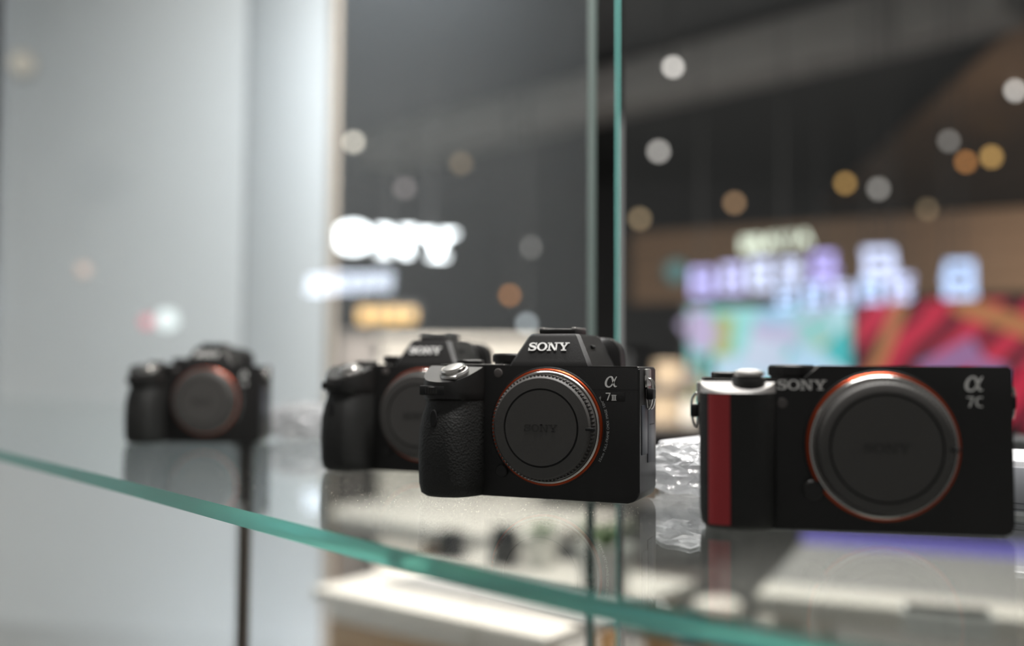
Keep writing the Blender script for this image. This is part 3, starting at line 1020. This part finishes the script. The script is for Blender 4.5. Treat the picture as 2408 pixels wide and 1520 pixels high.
# white name sign at the left, its first letter behind the pale wall
s_mat = emis('white_sign_light', (0.92, 0.97, 1.0), 40.0)
sg = empty('lit_name_sign', (0, 0, 0))
tag(sg, 'brilliant white lit shop name sign beside the pale wall', 'sign')
Ys = 5.0
for (gfun, u, v, yy) in ((g_S, 738, 555, 4.9), (g_O, 833, 561, 5.0), (g_N, 934, 570, 5.12), (g_Y, 1030, 578, 5.25)):
    qs, adv = gfun(0)
    p = P(u, v, yy)
    h = 62 / FPX * yy
    glyphs('letter', qs, h, .05, s_mat, sg, p, adv, Matrix.Rotation(R(10), 3, 'Z'), sx=1.12)
hang(sg, 760, 1010, 552, 5.3, R(10))

# amber light box under it
am = emis('amber_sign_light', (1.0, 0.60, 0.20), 1.9)
p = P(912, 742, 5.6)
ls = empty('amber_light_box', p)
box('case', (0, .05, 0), (.36, .08, .13), 'housing', ls, .01)
for k in range(4):
    box('lit_panel', (-.125 + k * .083, 0, .002 * (k % 2)), (.070, .02, .085 - .012 * (k % 2)), am, ls, .008)
tube('hanging_rod', [(0, .05, .06), (0, .05, 2.279 - p.z)], .006, 'housing', ls)
tag(ls, 'warm amber light box below the white name sign', 'sign')

# cream word sign on the timber fascia
cm = emis('cream_sign_light', (0.86, 0.95, 0.78), 2.6)
ws = empty('cream_word_sign', (0, 0, 0))
for k, ch in enumerate('BRAVIA'):
    me = font_mesh(ch, 46 / FPX * 6.6, .012)
    xs_ = [v.co.x for v in me.vertices]
    mid = (min(xs_) + max(xs_)) / 2
    p = P(1757 + k * 27, 592 - k * 3.0, 6.65 - .02 * k)
    me.transform(Matrix.Translation(p) @ Matrix.Rotation(R(-18), 4, 'Z') @ Matrix.Rotation(R(90), 4, 'X') @ Matrix.Translation((-mid, 0, 0)))
    link('letter', me, cm, ws)
tag(ws, 'small cream lit word sign on the timber fascia', 'sign')

# violet-white lit characters
cols = [(0.50, 0.47, 0.95), (0.56, 0.56, 0.96), (0.66, 0.72, 1.0), (0.60, 0.66, 0.98), (0.48, 0.42, 0.92), (0.50, 0.66, 1.0)]
vm = [emis('violet_sign_light', c_, 1.75) for c_ in cols]


def char_sign(name, items, label):
    root = empty(name, (0, 0, 0))
    for k, (u, v, px, yy, mi) in enumerate(items):
        p = P(u, v, yy)
        glyphs('character', strokes((u * 31 + v) % 997), px * 1.12 / FPX * yy, .04, vm[mi], root, p, 1.0, Matrix.Rotation(R(-16), 3, 'Z'))
    us = [i_[0] for i_ in items]
    if len(us) > 1:
        hang(root, min(us), max(us), items[0][1] - 8, sum(i_[3] for i_ in items) / len(items), R(-28))
    else:
        hang(root, us[0] - 20, us[0] + 20, items[0][1] - 20, items[0][3], 0)
    tag(root, label, 'sign')


char_sign('character_sign', [(1655, 668, 62, 5.9, 0), (1722, 657, 62, 5.8, 1), (1790, 650, 66, 5.7, 2), (1858, 642, 60, 5.6, 2), (1938, 634, 66, 5.5, 4)], 'long row of violet-white lit characters above the teal screen')
char_sign('character_sign', [(1850, 706, 50, 5.35, 5), (1912, 700, 50, 5.3, 5), (1978, 694, 52, 5.25, 3), (2048, 688, 52, 5.2, 5), (2118, 680, 56, 5.15, 3)], 'lower row of blue-white lit characters overlapping the screens')
char_sign('character_sign', [(2070, 628, 78, 5.3, 2)], 'single tall violet-white lit character over the gap between the screens')
char_sign('character_sign', [(2255, 662, 78, 5.0, 5)], 'single blue-white lit character above the red screen')

# dim teal round lamp left of the signs
p = P(1590, 640, 6.4)
tl = empty('round_teal_sign', p)
lathe('lit_disc', [(.07, 0), (.07, .02), (.06, .03), (.002, .032)], emis('teal_sign_light', (0.10, 0.28, 0.27), 0.55), tl, (0, 0, 0), 'y', 32)
lathe('rim', [(.07, -.02), (.085, -.02), (.085, .03), (.07, .03)], 'housing', tl, (0, 0, 0), 'y', 32, closed=True)
tag(tl, 'dim round teal sign left of the violet characters', 'sign')


# screens
def tv(name, u0, u1, v0, v1, Y, mat, rz, label, bars=()):
    pa, pb = P(u0, v0, Y), P(u1, v1, Y)
    wd_, ht = abs(pb.x - pa.x), abs(pa.z - pb.z)
    root = empty(name, ((pa.x + pb.x) / 2, Y, min(pa.z, pb.z)), rz)
    box('screen', (0, 0, ht / 2), (wd_, .02, ht), mat, root)
    fb = empty
    for nm, c_, s_ in (('bezel', (0, .004, -.008), (wd_ + .04, .04, .016)), ('bezel', (0, .004, ht + .008), (wd_ + .04, .04, .016)),
                       ('bezel', (-wd_ / 2 - .01, .004, ht / 2), (.02, .04, ht)), ('bezel', (wd_ / 2 + .01, .004, ht / 2), (.02, .04, ht))):
        box(nm, c_, s_, 'device', root, .003)
    box('back_case', (0, .045, ht / 2), (wd_ * .9, .05, ht * .9), 'device', root, .01)
    base_z = min(pa.z, pb.z)
    for sx_ in (-1, 1):
        box('stand_leg', (sx_ * wd_ * .3, .05, -(base_z + 1.1) / 2 - .008), (.04, .05, base_z + 1.1 - .02), 'device', root, .004)
    for (x0, z0, x1, z1, wdt, mt) in bars:
        pth = [(-wd_ / 2 + x0 * wd_, -.013, z0 * ht), (-wd_ / 2 + x1 * wd_, -.013, z1 * ht)]
        dx, dz = pth[1][0] - pth[0][0], pth[1][2] - pth[0][2]
        L_ = math.hypot(dx, dz)
        box('picture_stripe', ((pth[0][0] + pth[1][0]) / 2, -.012, (pth[0][2] + pth[1][2]) / 2), (L_, .003, wdt), mt, root, 0, Matrix.Rotation(-math.atan2(dz, dx), 3, 'Y'))
    tag(root, label, 'screen')
    return root


tv('display_screen', 1622, 2012, 722, 980, 6.1, screen_mat('teal_picture', 'teal'), R(-8), 'bright screen with a teal, lilac and yellow picture above the 7C camera',
   [(.00, .70, .16, .86, .24, emis('lilac_patch', (.52, .42, .66), 1.0)), (.20, .55, .22, .92, .11, emis('lime_patch', (.42, .44, .10), 1.0)), (.42, .93, .62, .93, .12, emis('sky_patch', (.36, .60, .80), 1.0)),
    (.34, .62, .56, .50, .20, emis('pale_patch', (.58, .66, .82), 1.0)), (.86, .50, .98, .70, .20, emis('teal_patch', (.05, .48, .50), 1.0)), (.66, .72, .84, .86, .16, emis('mint_patch', (.30, .62, .60), 1.0)),
    (.62, .52, .80, .46, .15, emis('ice_patch', (.48, .70, .90), 1.0)), (.02, .42, .16, .46, .14, emis('aqua_patch', (.06, .50, .46), 1.0))])
om = emis('orange_picture', (0.42, 0.17, 0.06), 1.0)
lm = emis('lilac_picture', (0.30, 0.14, 0.30), 1.0)
tv('display_screen', 2022, 2560, 705, 1010, 5.7, screen_mat('red_picture', 'red'), R(-8), 'red and black patterned screen at the far right',
   [(.02, .2, .2, .98, .075, om), (.42, .98, .98, .62, .11, om), (.28, .40, .52, .62, .16, lm), (.50, .46, .62, .40, .14, lm)])


# ceiling spotlights
def spot(u, v, c_, s_, label, rad=11, Y=None):
    if Y is None:
        Y = min(2341 * 2.05 / (870 - v), 9.6)
    p = P(u, v, Y)
    r = rad / FPX * Y
    root = empty('ceiling_spotlight', p)
    lathe('lens', [(.85 * r, 0), (.85 * r, .01), (.5 * r, .018), (.002, .02)], emis('spot_light', c_, s_), root, (0, 0, 0), 'y', 24)
    lathe('housing', [(r * .9, -.10), (r * 1.02, -.09), (r * 1.02, .02), (r * .9, .02)], 'housing', root, (0, 0, 0), 'y', 24, closed=True)
    if p.z < 2.25:
        tube('stem', [(0, .05, r), (0, .05, 2.278 - p.z)], .012, 'housing', root)
    tag(root, label, 'spotlight', 'spotlights under the dark ceiling')


WH, WM, OR, AMB = (1.0, .93, .87), (1.0, .72, .42), (1.0, .42, .12), (1.0, .58, .18)
spot(833, 335, (1.0, .92, .78), 4.6, 'white ceiling spotlight close beside the edge of the pale wall')
spot(953, 443, (1.0, .86, .86), 1.0, 'faint greyish ceiling spotlight just above the white name sign')
spot(1085, 385, (1.0, .72, .42), .75, 'dim tan ceiling spotlight above and right of the white name sign', 12)
spot(1247, 582, (1.0, .97, .92), 1.1, 'dim grey spotlight between the white name sign and the glass edge')
spot(1583, 160, WH, 5.2, 'brightest white ceiling spotlight, high up just right of the teal glass edge', Y=5.2)
spot(1549, 357, WH, 3.0, 'white ceiling spotlight below the brightest one, right of the teal glass edge')
spot(1505, 515, WM, 1.5, 'tan ceiling spotlight lowest beside the teal glass edge')
spot(1727, 478, (1.0, .60, .32), 1.7, 'orange-tan ceiling spotlight above the cream word sign')
spot(1987, 432, AMB, 2.3, 'amber ceiling spotlight at the tip of the wooden soffit')
spot(2065, 445, WH, 1.7, 'grey-white ceiling spotlight next to the amber one at the soffit tip')
spot(2180, 493, WM, .8, 'faint brown ceiling spotlight just above the timber fascia')
spot(2230, 333, WH, 1.2, 'grey ceiling spotlight on the wooden soffit above the orange pair', Y=7.5)
spot(2270, 382, OR, 2.3, 'deep orange spotlight, left one of the pair on the soffit', Y=8.0)
spot(2330, 370, AMB, 2.4, 'golden spotlight, right one of the pair on the soffit', 13, Y=8.0)
spot(2385, 215, WH, 4.2, 'white ceiling spotlight at the right edge of the picture', Y=6.6)
spot(1200, 695, OR, 2.6, 'small orange lamp above the rear camera, left of the glass edges', 9, Y=7.0)
spot(1240, 762, (.85, .95, 1.0), 2.2, 'bluish white lamp just left of the sharp camera hump', 11, Y=6.5)

# ================================================================== SHOP BEYOND: FURNITURE
# tall white counter behind the two middle cameras
p0, p1 = P(888, 790, 4.6), P(1275, 790, 4.6)
ct = empty('display_counter', ((p0.x + p1.x) / 2, 4.9, -1.1))
wd_ = p1.x - p0.x
ht = p0.z + 1.1
box('carcass', (0, 0, ht / 2 - .02), (wd_ - .04, .5, ht - .04), 'cream', ct, .004)
box('worktop', (0, -.01, ht - .015), (wd_, .56, .03), 'cream', ct, .004)
for k in range(3):
    dr = box('door', (-wd_ / 2 + wd_ * (k + .5) / 3, -.258, ht / 2 - .03), (wd_ / 3 - .02, .018, ht - .12), 'cream', ct, .003)
    box('handle', (-wd_ / 2 + wd_ * (k + .85) / 3, -.275, ht * .75), (.012, .018, .12), 'satin', dr, .003)
tag(ct, 'tall cream-white display counter behind the two middle cameras', 'counter')
# grey column left of it
p0 = P(800, 790, 5.2)
p1 = P(880, 790, 5.2)
cl = empty('display_plinth', ((p0.x + p1.x) / 2, 5.3, -1.1))
box('shaft', (0, 0, (p0.z + 1.1) / 2), (p1.x - p0.x, .2, p0.z + 1.1), 'taupe', cl, .004)
box('top_slab', (0, 0, p0.z + 1.1 + .01), (p1.x - p0.x + .03, .24, .02), 'taupe', cl, .004)
tag(cl, 'narrow dark grey plinth beside the tall cream counter', 'plinth')

# shelf rack with kraft boxes, seen between the 7III and the 7C
p0, p1 = P(1478, 870, 4.2), P(1660, 870, 4.2)
rk = empty('shop_rack', ((p0.x + p1.x) / 2, 4.3, -1.1))
wr = p1.x - p0.x
for zz in (.30, .62, .94, 1.10):
    box('rack_shelf', (0, 0, zz), (wr, .3, .02), 'taupe', rk, .002)
for sx_ in (-1, 1):
    for sy_ in (-1, 1):
        box('upright', (sx_ * (wr / 2 + .01), sy_ * .14, .62), (.02, .02, 1.24), 'device', rk, .002)
tag(rk, 'dark shop rack between the sharp camera and the 7C camera', 'rack')
for k, (ux, vz, hh, ww, mt, lb) in enumerate(((1572, 1, .10, .10, 'brownbox', 'tan box on the top shelf of the dark rack'), (1560, 2, .12, .12, 'brownbox', 'larger tan box one shelf down on the dark rack'),
                                              (1620, 2, .10, .07, 'cream', 'cream box beside the larger tan box on the dark rack'), (1622, 1, .08, .07, 'taupe', 'small grey-brown box beside the top tan box on the rack'))):
    zz = -1.1 + (1.11 if vz == 1 else .95)
    p = P(ux, 900, 4.22)
    bb = empty('carton', (p.x, 4.22, zz))
    box('box_body', (0, 0, hh / 2), (ww, .1, hh), mt, bb, .003)
    box('lid_flap', (0, -.0005, hh - .012), (ww + .004, .104, .024), mt, bb, .002)
    tag(bb, lb, 'box', 'boxes on the rack')

# big cream table under / behind the shelf
td = Vector((.785, -.62)).normalized()
tp = Vector((.62, .785)).normalized()
TN = Vector((.06, 1.60))
TL, TD, TZ = .56, .50, -.35
tcen = TN - td * TL / 2 + tp * TD / 2
tyaw = math.atan2(td.y, td.x)
tb = empty('demo_table', (tcen.x, tcen.y, -1.1), tyaw)
ht = TZ + 1.1
box('table_top', (0, 0, ht - .0125), (TL, TD, .025), 'cream', tb, .004)
box('apron', (0, -TD / 2 + .03, ht - .042), (TL - .04, .02, .035), 'cream', tb, .003)
box('apron', (0, TD / 2 - .03, ht - .06), (TL - .04, .02, .07), 'cream', tb, .003)
box('wood_rail', (0, -TD / 2 + .035, ht - .085), (TL - .06, .035, .05), 'woodwarm', tb, .003)
for sx_ in (-1, 1):
    for sy_ in (-1, 1):
        box('leg', (sx_ * (TL / 2 - .05), sy_ * (TD / 2 - .05), (ht - .025) / 2), (.05, .05, ht - .025), 'woodwarm', tb, .004)
box('modesty_panel', (0, -TD / 2 + .10, ht * .45), (TL - .2, .02, ht * .6), 'taupe', tb, .003)
tag(tb, 'cream topped demo table with wooden legs seen below the glass shelf', 'table')


def on_table(x, y):
    return Vector((tcen.x, tcen.y)) + td * x + tp * y


def at_plane(u, v, z):
    d_ = P(u, v, 1.0) - CAM.translation
    h_ = CAM.translation + d_ * ((z - CAM.translation.z) / d_.z)
    return h_


p = at_plane(1040, 1262, TZ)
b2 = empty('back_table', (-.13, 2.92, -1.1), tyaw)
box('table_top', (0, 0, ht - .02), (.78, .56, .04), 'cream', b2, .004)
for sx_ in (-1, 1):
    for sy_ in (-1, 1):
        box('leg', (sx_ * .34, sy_ * .23, (ht - .04) / 2), (.05, .05, ht - .04), 'woodwarm', b2, .004)
tag(b2, 'second cream table standing behind the first, seen through the glass shelf', 'table')
# grey mat near the front edge
p = at_plane(1180, 1405, TZ)
gm = empty('desk_mat', (p.x, p.y, TZ + .0005), tyaw)
box('pad', (0, .02, .003), (.50, .17, .006), 'mat', gm, .002)
box('stitched_edge', (0, -.068, .0068), (.49, .004, .0014), 'device', gm, 0)
tag(gm, 'long grey mat along the front edge of the cream table', 'mat')
# black devices
for (u, v, hh, lb) in ((1065, 1318, .055, 'small black device standing on the cream table by the mat'), (1190, 1335, .075, 'taller black device right of the small one on the cream table')):
    p = at_plane(u, v, TZ)
    dv = empty('demo_device', (p.x, p.y, TZ + .0005), tyaw)
    box('case', (0, 0, hh / 2 + .004), (.055, .035, hh), 'device', dv, .006)
    box('foot', (0, 0, .003), (.07, .05, .006), 'device', dv, .002)
    lathe('lens', [(.016, 0), (.016, .012), (.012, .016), (.002, .012)], 'dial', dv, (0, -.017, hh * .6), 'y', 24)
    tag(dv, lb, 'device', 'devices on the cream table')
# potted plants on the table
for (u, v, s, lb) in ((1275, 1340, .7, 'small green plant in a white pot behind the black devices'), (1425, 1405, 1.0, 'larger green plant in a white pot at the right end of the cream table')):
    p = at_plane(u, v, TZ)
    pl = empty('potted_plant', (p.x, p.y, TZ + .0005))
    lathe('pot', [(.040 * s, 0), (.052 * s, .07 * s), (.055 * s, .09 * s), (.050 * s, .09 * s), (.046 * s, .075 * s), (.002, .075 * s)], 'pot', pl, (0, 0, 0), 'z', 32)
    rnd = random.Random(u)
    for k in range(14):
        t = 2 * math.pi * k / 14 + rnd.uniform(-.2, .2)
        ln = rnd.uniform(.05, .085) * s
        bm = bmesh.new()
        row = []
        for j in range(6):
            q_ = j / 5
            wv = .013 * s * math.sin(math.pi * (.08 + .9 * q_))
            c_ = Vector((math.cos(t) * ln * q_ * .7, math.sin(t) * ln * q_ * .7, .074 * s + ln * (q_ - .35 * q_ * q_) * 1.1))
            sd = Vector((-math.sin(t), math.cos(t), 0)) * wv
            row.append((bm.verts.new(c_ - sd), bm.verts.new(c_ + Vector((0, 0, .002))), bm.verts.new(c_ + sd)))
        for r0, r1 in zip(row, row[1:]):
            bm.faces.new((r0[0], r0[1], r1[1], r1[0]))
            bm.faces.new((r0[1], r0[2], r1[2], r1[1]))
        link('leaf', bm_me(bm, 'leaf'), 'leaf', pl, 60)
    tag(pl, lb, 'plant', 'plants on the cream table')

# second table at lower right, pale top with violet LED edge
p = at_plane(2250, 1400, TZ)
t2 = empty('lit_table', (p.x + .20, p.y + .06, -1.1), R(-24))
box('table_top', (0, .06, ht - .02), (1.0, .50, .04), 'mat', t2, .004)
box('front_board', (0, -.26, ht - .02), (1.0, .13, .042), 'cream', t2, .004)
box('led_strip', (0, .30, ht + .014), (1.0, .014, .032), emis('violet_led', (0.30, 0.24, 0.90), 1.1), t2, .003)
box('back_ledge', (0, .325, ht + .01), (1.02, .03, .10), 'device', t2, .003)
for sx_ in (-1, 1):
    for sy_ in (-1, 1):
        box('leg', (sx_ * .45, sy_ * .26, (ht - .04) / 2), (.05, .05, ht - .04), 'cream', t2, .004)
tag(t2, 'cream table with a violet lit back edge below the 7C camera', 'table')
for (u, v, ww, dd_, hh, lb) in ((2230, 1505, .13, .07, .04, 'white carton lying on the violet-edged table'),):
    p = at_plane(u, v, TZ)
    wb_ = empty('carton', (p.x, p.y, TZ + .0005), R(-20))
    box('box_body', (0, 0, hh / 2), (ww, dd_, hh), 'pot', wb_, .003)
    box('lid_flap', (0, 0, hh - .006), (ww + .004, dd_ + .004, .012), 'pot', wb_, .002)
    tag(wb_, lb, 'box')
for (u, v, hh, lb) in ((1690, 1420, .10, 'pale stool farther left on the grey floor between the tables'), (1845, 1450, .08, 'pale stool nearer the violet-edged table')):
    p = at_plane(u, v, -.55)
    st = empty('stool', (p.x, p.y, -1.1))
    lathe('seat', [(.005, .50), (.055, .50), (.065, .515), (.065, .54), (.058, .55), (.005, .552)], 'cream', st, (0, 0, 0), 'z', 32)
    for k in range(3):
        t = 2 * math.pi * k / 3
        tube('leg', [(.04 * math.cos(t), .04 * math.sin(t), .50), (.09 * math.cos(t), .09 * math.sin(t), 0.006)], .008, 'woodwarm', st)
    tag(st, lb, 'stool', 'stools between the tables')

# lit sign on the far left side of the shop, caught as a reflection in the left pane
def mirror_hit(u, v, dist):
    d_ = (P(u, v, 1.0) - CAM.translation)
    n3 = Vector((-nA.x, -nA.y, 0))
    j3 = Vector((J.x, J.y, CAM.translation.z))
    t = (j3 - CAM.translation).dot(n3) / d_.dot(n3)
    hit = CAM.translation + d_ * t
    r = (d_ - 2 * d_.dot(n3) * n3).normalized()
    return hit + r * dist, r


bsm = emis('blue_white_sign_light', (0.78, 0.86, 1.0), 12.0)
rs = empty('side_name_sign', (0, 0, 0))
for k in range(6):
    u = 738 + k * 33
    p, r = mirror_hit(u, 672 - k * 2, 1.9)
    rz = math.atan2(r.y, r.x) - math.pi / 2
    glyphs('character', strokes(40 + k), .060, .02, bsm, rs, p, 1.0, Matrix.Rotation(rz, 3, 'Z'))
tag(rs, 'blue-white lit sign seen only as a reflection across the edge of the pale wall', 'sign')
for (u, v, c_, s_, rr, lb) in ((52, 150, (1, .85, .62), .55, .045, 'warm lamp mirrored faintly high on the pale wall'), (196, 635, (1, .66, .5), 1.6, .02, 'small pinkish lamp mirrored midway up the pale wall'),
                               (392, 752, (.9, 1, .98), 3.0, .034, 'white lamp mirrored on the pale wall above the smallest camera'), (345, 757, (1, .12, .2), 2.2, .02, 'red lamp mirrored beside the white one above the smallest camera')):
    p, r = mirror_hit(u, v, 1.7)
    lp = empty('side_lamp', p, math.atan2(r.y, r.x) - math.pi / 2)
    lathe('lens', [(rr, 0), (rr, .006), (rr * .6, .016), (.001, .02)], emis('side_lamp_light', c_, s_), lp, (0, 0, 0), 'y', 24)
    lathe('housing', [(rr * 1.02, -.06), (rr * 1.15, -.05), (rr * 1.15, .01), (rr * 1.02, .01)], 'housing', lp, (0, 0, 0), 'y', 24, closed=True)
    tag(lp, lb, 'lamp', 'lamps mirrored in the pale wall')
